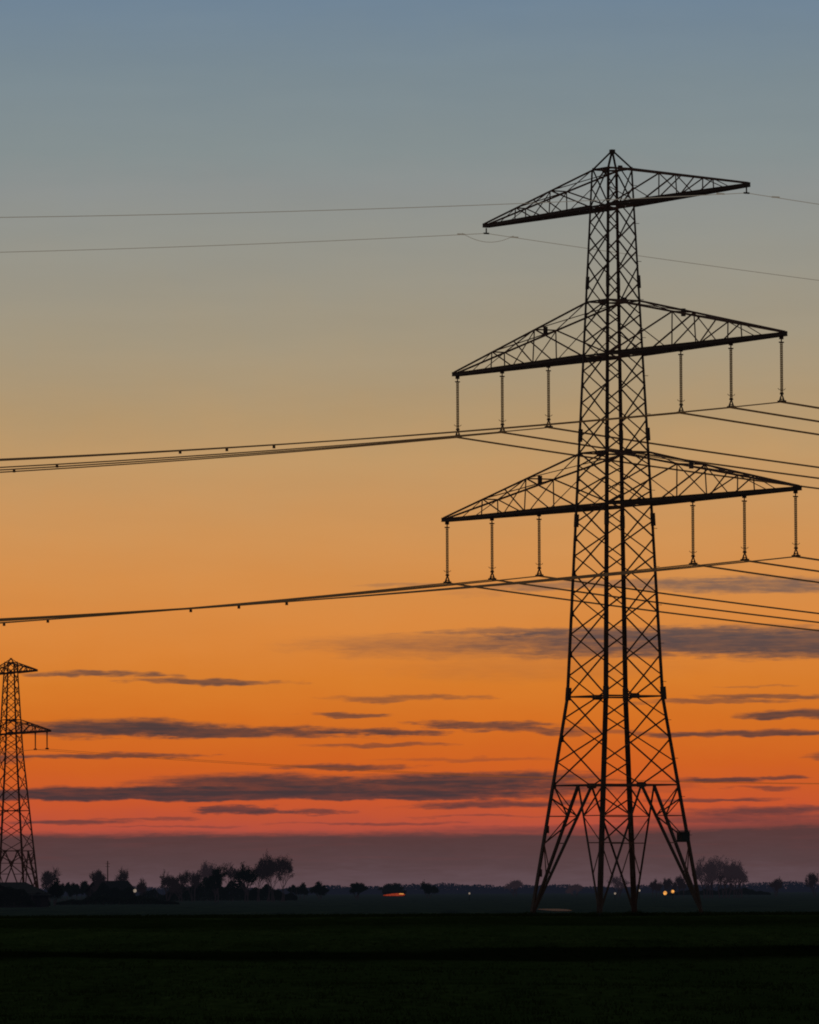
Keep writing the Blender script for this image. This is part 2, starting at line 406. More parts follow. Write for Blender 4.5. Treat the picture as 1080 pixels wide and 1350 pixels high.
# ------------------------------------------------------------------ trees
def tree(label, px, top, wpx, D, mat='leaf', dens=1.0, base=None, name='tree', shape='round', seed=0, bare=.3, group='trees along the horizon', cat_='tree'):
    rnd = random.Random(seed*13+px)
    g = at(px, 1174, D); T = at(px, top, D); H = T.z; R_ = wpx/2*D/F
    root = empty(name, (g.x, D, 0), 0, label, cat_, group)
    tr = MB()
    fine = MB(); px_m = D/F; tips = []
    z0 = H*{'round': .1, 'tall': .26, 'low': .02, 'column': .06}[shape]
    def grow(p, d, ln, r, depth):
        e = p+d*ln; mid = p.lerp(e, .5)+V((rnd.gauss(0, 1), rnd.gauss(0, 1), rnd.gauss(0, .5)))*ln*.06
        if r > .035: tr.tube(p, mid, r, r*.85, 5); tr.tube(mid, e, r*.85, r*.7, 5)
        else:
            b = d.cross(V((rnd.gauss(0, 1), rnd.gauss(0, 1), rnd.gauss(0, 1)))).normalized()*max(r, .03)
            fine.poly([p-b, p+b, e+b*.6, e-b*.6])
        if depth == 0: tips.append((e, d)); return
        if depth < 3: tips.append((e, d))
        n = rnd.choice((2, 3, 3)) if depth > 2 else 3
        for k in range(n):
            a = rnd.uniform(0, 6.283); sp = rnd.uniform(.3, .95)
            side = V((math.cos(a), math.sin(a), 0))
            nd = (d+side*sp+V((0, 0, rnd.uniform(-.12, .22)))).normalized()
            grow(mid.lerp(e, rnd.uniform(.3, 1)), nd, ln*rnd.uniform(.66, .92), r*.62, depth-1)
    nst = {'round': 2, 'tall': 2, 'low': 4, 'column': 2}[shape] + (2 if wpx > 27 else 0)
    for i in range(nst):
        off = (i-(nst-1)/2)*R_*(.22 if shape != 'low' else .45)
        grow(V((off, rnd.gauss(0, .3), -.3)), V((off/R_*.35, rnd.gauss(0, .1), 1)).normalized(), max(.5, z0*1.1+H*.06), max(.09, H*.02), 6)
    zt_ = sorted(e.z for e, d in tips); mx = zt_[int(len(zt_)*.985)]; xs = sorted(abs(e.x) for e, d in tips); mr = xs[int(len(xs)*.96)]
    zb = z0*.9; sz = (H-zb)/max(.1, mx-zb); sr = R_/max(.1, mr)
    f = lambda v: V((v.x*(sr if v.z > zb else 1+(sr-1)*max(0, v.z)/max(zb, .01)), v.y*sr, v.z if v.z < zb else zb+(v.z-zb)*sz))
    tr.v = [f(v) for v in tr.v]; cr = MB(); cr.v = [f(v) for v in fine.v]; cr.f = fine.f
    tr.build('trunk', M['bark'], root)
    dark = mat == 'leaf_dark'
    for e, d in tips:
        e = f(e)
        if rnd.random() > min(1, dens*.75): continue
        for k in range(2 if not dark else 3):
            t = (d+V((rnd.gauss(0, .5), rnd.gauss(0, .5), rnd.gauss(.1, .4)))).normalized()*rnd.uniform(.2, .55)
            b = t.cross(V((rnd.gauss(0, 1), rnd.gauss(0, 1), rnd.gauss(0, 1)))).normalized()*.035
            cr.poly([e, e+t*.5+b, e+t, e+t*.5-b])
        if dark or rnd.random() < .25:
            for k in range(2 if dark else 1): cr.leaf(e+V((rnd.gauss(0, .25), rnd.gauss(0, .25), rnd.gauss(0, .2))), px_m*rnd.uniform(.5, 1.3), rnd)
    cr.build('crown', M[mat], root)
    return root
TL = [
 # label, px, top, width, D, mat, density, shape
 ('thin round tree standing just right of the distant pylon', 64, 1148, 20, 1500, 'leaf', .7, 'round'),
 ('dark narrow tree right of the thin round tree by the distant pylon', 72, 1163, 14, 1150, 'leaf_dark', 1.6, 'column'),
 ('low bushy tree between the narrow dark tree and the farmhouse', 98, 1165, 34, 1700, 'leaf_dark', 1.5, 'low'),
 ('tree rising against the left end of the farmhouse', 129, 1150, 17, 1450, 'leaf', 1.2, 'round'),
 ('tree rising behind the right end of the farmhouse roof', 164, 1148, 20, 1560, 'leaf', 1.3, 'round'),
 ('small open tree right of the farmhouse beside the pale light', 185, 1161, 12, 1450, 'leaf', 1.0, 'round'),
 ('low tree at the left end of the long grove', 221, 1154, 18, 1500, 'leaf', 1.6, 'round'),
 ('short bushy tree second from the left in the long grove', 238, 1156, 20, 1500, 'leaf', 1.6, 'round'),
 ('bushy tree third from the left in the long grove', 255, 1151, 22, 1540, 'leaf', 1.3, 'round'),
 ('tall pale airy tree in the left half of the long grove', 272, 1140, 28, 1650, 'leaf_far', 1.0, 'round'),
 ('dark dense tree in the middle of the long grove', 286, 1145, 20, 1450, 'leaf_dark', .8, 'round'),
 ('slender airy tree right of the dark dense tree in the grove', 305, 1140, 20, 1600, 'leaf', .9, 'tall'),
 ('dark tree left of the tallest trees of the grove', 325, 1142, 20, 1480, 'leaf_dark', .7, 'round'),
 ('left one of the tallest trees at the right end of the grove', 341, 1137, 20, 1500, 'leaf', 1.3, 'tall'),
 ('middle one of the tallest trees at the right end of the grove', 357, 1131, 24, 1500, 'leaf', 1.7, 'tall'),
 ('rightmost tall tree closing the long grove', 373, 1131, 20, 1480, 'leaf', 1.6, 'tall'),
 ('low bush just right of the long grove', 393, 1168, 22, 1800, 'leaf_dark', 1.6, 'low'),
 ('small round tree alone between the grove and the red light', 422, 1165, 20, 1700, 'leaf_dark', 1.5, 'round'),
 ('small round tree left of the red lit shed', 471, 1166, 17, 1700, 'leaf_dark', 1.5, 'round'),
 ('small tree standing behind the red lit shed', 519, 1166, 24, 2700, 'leaf_dark', 1.6, 'round'),
 ('flat topped tree right of the red lit shed', 565, 1165, 22, 1900, 'leaf_dark', 1.2, 'round'),
 ('small flat tree left of the near pylon feet', 679, 1162, 20, 2200, 'leaf_far', 1.3, 'round'),
 ('low tree seen through the middle feet of the near pylon', 758, 1167, 20, 2200, 'leaf_far', 1.2, 'round'),
 ('tree seen between the two middle legs of the near pylon', 815, 1156, 22, 1900, 'leaf_far', .8, 'round'),
 ('low spreading tree left of the amber lamps', 868, 1161, 22, 1900, 'leaf', 1.2, 'low'),
 ('low spreading tree directly behind the amber lamps', 892, 1158, 26, 1900, 'leaf', 1.2, 'low'),
 ('broad pale tree clump right of the near pylon, its left crown', 934, 1135, 30, 1700, 'leaf_far', 1.5, 'round'),
 ('broad pale tree clump right of the near pylon, its middle crown', 955, 1133, 34, 1750, 'leaf_far', 1.5, 'round'),
 ('broad pale tree clump right of the near pylon, its right crown', 973, 1138, 28, 1700, 'leaf_far', 1.3, 'round'),
 ('small lone tree between the pale clump and the right edge', 1023, 1160, 14, 1900, 'leaf', 1.6, 'round'),
 ('tree cut by the right edge of the photograph', 1074, 1153, 20, 1800, 'leaf', 1.6, 'round'),
]
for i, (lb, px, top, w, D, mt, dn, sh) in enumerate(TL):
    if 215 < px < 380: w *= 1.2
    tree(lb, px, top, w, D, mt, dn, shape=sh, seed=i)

# hedges
def hedge(label, x0, x1, top, D, mat='leaf_dark', seed=1):
    rnd = random.Random(seed); g0 = at(x0, 1174, D); g1 = at(x1, 1174, D); root = empty('hedge', ((g0.x+g1.x)/2, D, 0), 0, label, 'hedge', 'hedges and scrub along the field edges')
    m = MB(); half = (g1.x-g0.x)/2; H = max(.6, at((x0+x1)/2, top, D).z); pm = D/F
    for i in range(int((x1-x0)*(60+9*max(0, 1174-top)))):
        x = rnd.uniform(-half, half); e = .8+.12*math.sin(x*.21+seed)+.15*math.sin(x*.9+seed*2)+.1*math.sin(x*2.3)
        e *= 1-abs(x/half)**3*.8; m.leaf(V((x, rnd.uniform(-1, 1), H*e*rnd.uniform(0, 1)**.8)), pm*rnd.uniform(.5, 1.2), rnd)
    m.build('foliage', M[mat], root)
    m = MB(); x = -half
    while x < half: m.bar(V((x, 0, -.1)), V((x+rnd.uniform(-.3, .3), 0, H*.7)), .14, w2=.04); x += 1.3
    m.build('stems', M['bark'], root)
hedge('dark hedge running below the farmhouse on the left', 74, 236, 1181, 1150, seed=2)
hedge('thick scrub under the long grove of trees', 208, 392, 1160, 1560, seed=3)
hedge('low scrub filling the gap between farmhouse and grove', 178, 222, 1171, 1700, seed=4)
hedge('scrub around the farmhouse walls', 118, 180, 1159, 1440, seed=5)
hedge('low scrub under the broad pale clump beside the pylon', 880, 1016, 1171, 2400, seed=6)
# woodland on the skyline: one mass nobody could count
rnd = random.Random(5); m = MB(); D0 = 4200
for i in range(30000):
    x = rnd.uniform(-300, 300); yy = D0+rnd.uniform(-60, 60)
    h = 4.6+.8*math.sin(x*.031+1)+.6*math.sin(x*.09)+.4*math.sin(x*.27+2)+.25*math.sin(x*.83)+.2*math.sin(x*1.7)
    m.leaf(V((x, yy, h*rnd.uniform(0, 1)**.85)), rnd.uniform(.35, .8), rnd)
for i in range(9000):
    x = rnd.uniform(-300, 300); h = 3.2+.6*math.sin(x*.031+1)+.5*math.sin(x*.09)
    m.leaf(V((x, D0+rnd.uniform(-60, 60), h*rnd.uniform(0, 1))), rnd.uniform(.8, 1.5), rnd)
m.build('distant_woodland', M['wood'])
o = C.objects['distant_woodland']; tag(o, 'low dark line of far-off woodland along the whole horizon', 'woodland', kind='stuff')

# ------------------------------------------------------------------ farm buildings and lights
def gable(mw, mr, w, d, hw, hr, x=0, y=0):
    mw.box((x, y, hw/2-.2), (w, d, hw+.4))
    for sx in (-1, 1): mw.poly([(x+sx*w/2, y-d/2, hw), (x+sx*w/2, y+d/2, hw), (x+sx*w/2, y, hr)])
    e = .4
    for sy in (-1, 1):
        a = V((x-w/2-e, y+sy*(d/2+e), hw-.25)); b = V((x+w/2+e, y+sy*(d/2+e), hw-.25)); c = V((x+w/2+e, y, hr+.1)); q = V((x-w/2-e, y, hr+.1))
        k = len(mr.v); mr.v += [a, b, c, q, a-V((0, 0, .2)), b-V((0, 0, .2)), c-V((0, 0, .2)), q-V((0, 0, .2))]
        for fc in ((0, 1, 2, 3), (7, 6, 5, 4), (0, 4, 5, 1), (1, 5, 6, 2), (3, 2, 6, 7), (0, 3, 7, 4)): mr.f.append(tuple(k+i for i in fc))
def building(name, label, px, D, w, d, hw, hr, chim=(), win=(), rz=0, cat_='building', wmat='wall'):
    g = at(px, 1174, D); r = empty(name, (g.x, D, 0), rz, label, cat_)
    a, b = MB(), MB(); gable(a, b, w, d, hw, hr); a.build('wall', M[wmat], r); ro = b.build('roof', M['roof'], r)
    for cx, ch in chim:
        c = MB(); c.box((cx, 0, ch/2+hr/2), (.7, .7, ch)); c.box((cx, 0, hr/2+ch+.05), (.9, .9, .15)); c.build('chimney', M['wall'], ro)
    for wx, wz, ww, wh, mt in win:
        f = MB(); yy = -d/2-.03
        f.box((wx, yy, wz+wh/2+.05), (ww+.2, .1, .1)); f.box((wx, yy, wz-wh/2-.05), (ww+.2, .14, .1))
        f.box((wx-ww/2-.05, yy, wz), (.1, .1, wh)); f.box((wx+ww/2+.05, yy, wz), (.1, .1, wh)); f.box((wx, yy, wz), (.06, .08, wh))
        wo = f.build('window', M['roof'], r); p = MB(); p.poly([(wx-ww/2, yy+.01, wz-wh/2), (wx+ww/2, yy+.01, wz-wh/2), (wx+ww/2, yy+.01, wz+wh/2), (wx-ww/2, yy+.01, wz+wh/2)]); p.build('pane', M[mt], wo)
    dr = MB(); dr.box((w*.12, -d/2-.04, 1.0), (1.1, .1, 2.1)); dr.build('door', M['roof'], r)
    return r
building('barn', 'long low dark barn below the distant pylon at the left edge', 14, 1050, 7.0, 9, 1.9, 3.5, rz=1.0, cat_='barn')
building('farmhouse', 'dark farmhouse among trees left of the long grove', 146, 1480, 7.6, 7, 2.6, 4.3, chim=((-2.2, 1.6),), rz=.55)
hedge('dark scrub sloping down from the barn at the left edge', 20, 66, 1169, 1060, seed=8)
hedge('dark scrub in front of the barn at the left edge', -40, 46, 1166, 1020, seed=9)
# radio mast by the farmhouse
g = at(142, 1174, 1500); r = empty('radio_mast', (g.x, 1500, 0), 0, 'thin upright mast rising behind the farmhouse', 'mast')
T = at(142, 1135, 1500).z
m = MB(); m.tube(V((0, 0, 0)), V((0, 0, T)), .16, .1, 8); m.build('pole', M['far_steel'], r)
m = MB()
for z in (.86, .93): m.bar(V((-.5, 0, T*z)), V((.5, 0, T*z)), .07)
m.build('crossbar', M['far_steel'], r)
# red lit shed
g = at(520, 1174, 2600); r = empty('shed', (g.x, 2600, 0), 0, 'long low shed glowing red on the horizon', 'shed')
a, b = MB(), MB(); gable(a, b, 8.4, 5, 1.5, 2.1); a.build('wall', M['wall'], r); b.build('roof', M['roof'], r)
f = MB(); f.box((0, -2.53, 1.42), (8.4, .06, .08)); wo = f.build('window', M['roof'], r)
p = MB(); p.poly([(-4.1, -2.56, .05), (3.4, -2.56, .0), (4.1, -2.56, .55), (2.6, -2.56, 1.05), (-.4, -2.56, .95), (-2.6, -2.56, .6), (-4.1, -2.56, .4)]); p.build('pane', M['red'], wo)
lp = MB(); lp.box((2.6, -2.6, .75), (1.7, .1, .3)); lp.build('lamp', M['amber'], r)
def lamp(px, py, D, rad, mat, label):
    P = at(px, py, D); r = empty('yard_lamp', (P.x, D, 0), 0, label, 'lamp', 'lamps burning near the horizon')
    m = MB(); m.tube(V((0, 0, -.2)), V((0, 0, max(.3, P.z))), .07, .05); m.bar(V((0, 0, P.z+rad)), V((0, -.3, P.z+rad)), .08); m.build('pole', M['roof'], r)
    m = MB(); n = 8
    rings = [(math.cos(t)*rad, math.sin(t)*rad) for t in [(-.5+j/6)*math.pi for j in range(7)]]
    for (r0, z0), (r1, z1) in zip(rings[:-1], rings[1:]): m.tube(V((0, -.3, P.z+z0)), V((0, -.3, P.z+z1)), max(r0, .01), max(r1, .01), 10)
    m.build('globe', M[mat], r)
lamp(877, 1177.5, 1500, .42, 'amber', 'left one of the two amber lamps near the right feet of the near pylon')
lamp(887, 1175.5, 1500, .36, 'amber', 'right one of the two amber lamps near the right feet of the near pylon')
lamp(811, 1178, 1500, .24, 'white', 'pale lamp seen between the two middle legs of the near pylon')
lamp(843, 1174, 1500, .26, 'white', 'very faint pale lamp just right of the middle legs of the near pylon')
lamp(619, 1178, 1500, .22, 'white', 'pale lamp far left of the near pylon feet')
lamp(178, 1174.5, 1430, .36, 'white', 'pale lamp beside the farmhouse on the left')

# ------------------------------------------------------------------ ground
def ground_mat(name, c1, c2, c3, haze=None, length=4000, streak=True):
    m, nt = new_mat(name); L = nt.links
    g = N(nt, 'ShaderNodeNewGeometry')
    def noise(sc, scale, det=6, rough=.6):
        mp = N(nt, 'ShaderNodeMapping'); mp.inputs['Scale'].default_value = sc; L.new(g.outputs['Position'], mp.inputs[0])
        n = N(nt, 'ShaderNodeTexNoise'); n.inputs['Scale'].default_value = scale; n.inputs['Detail'].default_value = det; n.inputs['Roughness'].default_value = rough; L.new(mp.outputs[0], n.inputs['Vector']); return n.outputs['Fac']
    a = noise((.35, .02, 1), 1.0); b = noise((3, .6, 1), 1.0, 8, .7); c = noise((.02, .008, 1), 1.0, 3)
    r = N(nt, 'ShaderNodeValToRGB'); e = r.color_ramp.elements; e[0].position = .36; e[0].color = (*c1, 1); e[1].position = .72; e[1].color = (*c2, 1); L.new(a, r.inputs[0])
    r2 = N(nt, 'ShaderNodeValToRGB'); e = r2.color_ramp.elements; e[0].position = .35; e[0].color = (.35, .35, .35, 1); e[1].position = .68; e[1].color = (1.5, 1.5, 1.5, 1); L.new(b, r2.inputs[0])
    mu = N(nt, 'ShaderNodeMix', data_type='RGBA', blend_type='MULTIPLY'); mu.inputs[0].default_value = 1; L.new(r.outputs[0], mu.inputs[6]); L.new(r2.outputs[0], mu.inputs[7])
    mr = N(nt, 'ShaderNodeMapRange'); mr.inputs[1].default_value = .35; mr.inputs[2].default_value = .65; L.new(c, mr.inputs[0])
    mx = N(nt, 'ShaderNodeMix', data_type='RGBA'); L.new(mr.outputs[0], mx.inputs[0]); L.new(mu.outputs[2], mx.inputs[6]); mx.inputs[7].default_value = (*c3, 1)
    if streak:
        sx = N(nt, 'ShaderNodeSeparateXYZ'); L.new(g.outputs['Position'], sx.inputs[0])
        ad = N(nt, 'ShaderNodeMath', operation='MULTIPLY_ADD'); L.new(a, ad.inputs[0]); ad.inputs[1].default_value = 22; L.new(sx.outputs[1], ad.inputs[2])
        bd = N(nt, 'ShaderNodeValToRGB'); e = bd.color_ramp.elements; bd.color_ramp.interpolation = 'EASE'
        dm = N(nt, 'ShaderNodeMath', operation='DIVIDE'); dm.inputs[1].default_value = 1000; L.new(ad.outputs[0], dm.inputs[0]); L.new(dm.outputs[0], bd.inputs[0])
        st = [(.10, 1), (.212, 1), (.222, .3), (.246, .26), (.262, .9), (.33, 1.15), (.385, 1.1), (.43, .6), (.50, .62), (.56, 1.05)]
        e[0].position = st[0][0]; e[0].color = (1, 1, 1, 1); e[1].position = st[1][0]; e[1].color = (1, 1, 1, 1)
        for p, v in st[2:]:
            q = e.new(p); q.color = (v, v, v, 1)
        m3 = N(nt, 'ShaderNodeMix', data_type='RGBA', blend_type='MULTIPLY'); m3.inputs[0].default_value = 1; L.new(mx.outputs[2], m3.inputs[6]); L.new(bd.outputs[0], m3.inputs[7]); mx = m3
    bs = N(nt, 'ShaderNodeBsdfDiffuse'); bs.inputs['Roughness'].default_value = 1; L.new(mx.outputs[2], bs.inputs[0])
    s = bs.outputs[0]
    if haze: s = airlight(nt, s, haze, length)
    o = N(nt, 'ShaderNodeOutputMaterial'); L.new(s, o.inputs[0]); return m
GM = ground_mat('pasture', (.028, .040, .010), (.085, .105, .030), (.042, .060, .016))
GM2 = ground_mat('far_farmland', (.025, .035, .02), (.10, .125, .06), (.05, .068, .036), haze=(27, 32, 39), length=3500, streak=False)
GM3 = ground_mat('rank_grass_dark', (.022, .030, .010), (.05, .06, .022), (.032, .042, .014), streak=False)
def sheet(name, x0, x1, y0, y1, z, mat, wavy=0, nx=80):
    m = MB(); 
    if wavy:
        rr = random.Random(len(name)); 
        lo = []; hi = []
        for i in range(nx+1):
            x = lerp(x0, x1, i/nx)
            lo.append((x, y0+wavy*(math.sin(x*.13)+.5*math.sin(x*.41+1)+rr.uniform(-.4, .4)), z)); hi.append((x, y1+wavy*(math.sin(x*.11+2)+.5*math.sin(x*.37)+rr.uniform(-.4, .4)), z))
        m.v = [V(p) for p in lo+hi]
        for i in range(nx): m.f.append((i, i+1, nx+2+i, nx+1+i))
    else: m.poly([(x0, y0, z), (x1, y0, z), (x1, y1, z), (x0, y1, z)])
    return tag(m.build(name, mat), kind='structure')
# pasture with gentle humps and hollows
m = MB(); nx, ny = 90, 150; ys = [60*(2400/60)**0 for _ in range(1)]
X = [lerp(-95, 95, i/nx) for i in range(nx+1)]; Y = [85*(590/85)**(j/ny) for j in range(ny+1)]
def gz(x, y):
    w = min(1, max(0, (y-90)/30))*min(1, max(0, (560-y)/60))
    return w*(.07*math.sin(x*.21+y*.05)+.05*math.sin(y*.19+x*.03)+.04*math.sin(x*.6+y*.31))+.0
for y in Y:
    for x in X: m.v.append(V((x, y, gz(x, y)+.004)))
for j in range(ny):
    for i in range(nx):
        k = j*(nx+1)+i; m.f.append((k, k+1, k+nx+2, k+nx+1))
tag(m.build('grass_field', GM, smooth=True), kind='structure')
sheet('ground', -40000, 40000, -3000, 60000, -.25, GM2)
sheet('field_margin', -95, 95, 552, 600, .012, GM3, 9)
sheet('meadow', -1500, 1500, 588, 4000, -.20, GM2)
# near pasture reaches well beside and behind the viewpoint as well
sheet('pasture', -1500, 1500, -600, 592, -.12, GM)
# water lying in the far field
m, nt = new_mat('still_water'); b = N(nt, 'ShaderNodeBsdfGlossy'); b.inputs[0].default_value = (.10, .13, .17, 1); b.inputs[1].default_value = .12
no = N(nt, 'ShaderNodeTexNoise'); no.inputs['Scale'].default_value = .8; bp = N(nt, 'ShaderNodeBump'); bp.inputs['Strength'].default_value = .25
nt.links.new(no.outputs['Fac'], bp.inputs['Height']); nt.links.new(bp.outputs[0], b.inputs['Normal'])
o = N(nt, 'ShaderNodeOutputMaterial'); nt.links.new(b.outputs[0], o.inputs[0]); WM = m
P = at(736, 1198.6, 760); m = MB(); n = 40
m.poly([(P.x+1.55*math.cos(t)*(1+.12*math.sin(3*t)), 775+52*math.sin(t)*(1+.15*math.cos(2*t)), -.15) for t in [i*2*math.pi/n for i in range(n)]])
tag(m.build('flood_water', WM), kind='structure')
# grass tussocks
m = MB(); rnd = random.Random(3)
for i in range(9000):
    y = 100*(430/100)**(rnd.random()); x = rnd.uniform(-.075, .075)*y; z = gz(x, y)
    hh = rnd.uniform(.04, .13)
    for k in range(4):
        a = rnd.uniform(0, 6.28); bx, by = x+rnd.gauss(0, .08), y+rnd.gauss(0, .08); l = rnd.uniform(.3, 1)*hh
        m.poly([(bx-.012, by, z), (bx+.012, by, z), (bx+math.cos(a)*l*.5, by+math.sin(a)*l*.5, z+l)])
for i in range(16000):
    y = rnd.uniform(548, 612); x = rnd.uniform(-.075, .075)*y; e = .5+.5*math.sin(x*.7+math.sin(y*.3)*2)*math.sin(x*.23+1)
    hh = rnd.uniform(.03, .1)+.2*e*rnd.random()**3; z = .0
    m.poly([(x-.035, y, z), (x+.035, y, z), (x+rnd.gauss(0, .08), y, z+hh)])
m.build('grass_tussocks', GM); tag(C.objects['grass_tussocks'], 'short rough grass growing over the dark near field', 'grass', kind='stuff')

for sx, sy in ((-1, -1), (1, -1), (1, 1), (-1, 1)):
    c = TC+U*(sx*4.8)+W*(sy*4.8); m = MB()
    for i in range(420):
        q = rnd.gauss(0, .75), rnd.gauss(0, .75); h = rnd.uniform(.1, .5)*math.exp(-(q[0]**2+q[1]**2)*.5)+.06
        m.poly([(q[0]-.03, q[1], 0), (q[0]+.03, q[1], 0), (q[0]+rnd.gauss(0, .12), q[1], h)])
    o = m.build('weed_clump', GM, loc=c)
    wh = {(-1, -1): 'left', (1, -1): 'left middle', (-1, 1): 'right middle', (1, 1): 'right'}[(sx, sy)]
    tag(o, f'rough weeds grown up around the {wh} foot of the near pylon', 'weeds', 'weeds around the pylon feet')
# ------------------------------------------------------------------ sky
w = bpy.data.worlds.new('World'); bpy.context.scene.world = w; w.use_nodes = True
nt = w.node_tree; nt.nodes.clear(); L = nt.links
def mth(op, a=None, b=None, c=None, clamp=False):
    n = nt.nodes.new('ShaderNodeMath'); n.operation = op; n.use_clamp = clamp
    for i, v in enumerate((a, b, c)):
        if v is None: continue
        if isinstance(v, (int, float)): n.inputs[i].default_value = v
        else: L.new(v, n.inputs[i])
    return n.outputs[0]
tc = N(nt, 'ShaderNodeTexCoord'); sx = N(nt, 'ShaderNodeSeparateXYZ'); L.new(tc.outputs['Generated'], sx.inputs[0])
DEG = 180/math.pi
az = mth('MULTIPLY', mth('ARCTAN2', sx.outputs[0], sx.outputs[1]), DEG)
el = mth('MULTIPLY', mth('ARCSINE', sx.outputs[2]), DEG)
def E_(py): return (1174-py)/F*DEG           # elevation in degrees of a survey sighting
def A_(px): return (px-540)/F*DEG
# colour of the clear twilight by elevation
ramp = N(nt, 'ShaderNodeValToRGB'); ramp.color_ramp.interpolation = 'EASE'
TOP = 9.0
stops = [(1174, (108, 84, 88)), (1135, (132, 82, 78)), (1095, (180, 79, 62)), (1060, (200, 86, 46)), (1010, (207, 97, 35)), (950, (212, 112, 36)), (900, (215, 124, 44)), (840, (217, 134, 60)), (770, (213, 141, 73)),
         (700, (206, 147, 87)), (600, (191, 152, 104)), (550, (179, 150, 110)), (500, (170, 150, 119)), (450, (163, 150, 126)), (400, (157, 149, 131)), (350, (151, 148, 136)), (300, (146, 147, 140)), (250, (141, 145, 143)), (200, (133, 143, 144)), (100, (123, 138, 146)), (0, (112, 132, 150))]
el_n = mth('DIVIDE', el, TOP, clamp=True); ramp.color_ramp.interpolation = 'LINEAR'
es = ramp.color_ramp.elements
while len(es) > 1: es.remove(es[-1])
es[0].position = E_(1174)/TOP; es[0].color = (*lin(stops[0][1]), 1)
for y, c in stops[1:]:
    q = es.new(E_(y)/TOP); q.color = (*lin(c), 1)
q = es.new(1.0); q.color = (*lin((102, 125, 148)), 1)
def noise(sx_, sy_, off, det=5, rough=.6):
    cx = nt.nodes.new('ShaderNodeCombineXYZ')
    L.new(mth('MULTIPLY_ADD', az, sx_, off), cx.inputs[0]); L.new(mth('MULTIPLY_ADD', el, sy_, off*.37), cx.inputs[1])
    n = N(nt, 'ShaderNodeTexNoise'); n.inputs['Scale'].default_value = 1; n.inputs['Detail'].default_value = det; n.inputs['Roughness'].default_value = rough
    L.new(cx.outputs[0], n.inputs['Vector']); return n.outputs['Fac']
nA = mth('SUBTRACT', noise(1.6, 9, 3.1, 4), .5); nB = mth('SUBTRACT', noise(5, 38, 11.7, 6, .65), .5); nC = mth('SUBTRACT', noise(2.2, 3, 21.3, 3), .5)
azw = mth('MULTIPLY_ADD', nC, .8, az)
elw = mth('ADD', mth('MULTIPLY_ADD', nA, .09, el), mth('MULTIPLY', nC, .06))
detail = mth('ADD', mth('MULTIPLY', nB, 2.6), mth('MULTIPLY', nA, 1.6))
L.new(mth('ADD', el_n, mth('MULTIPLY', nC, .02)), ramp.inputs[0])
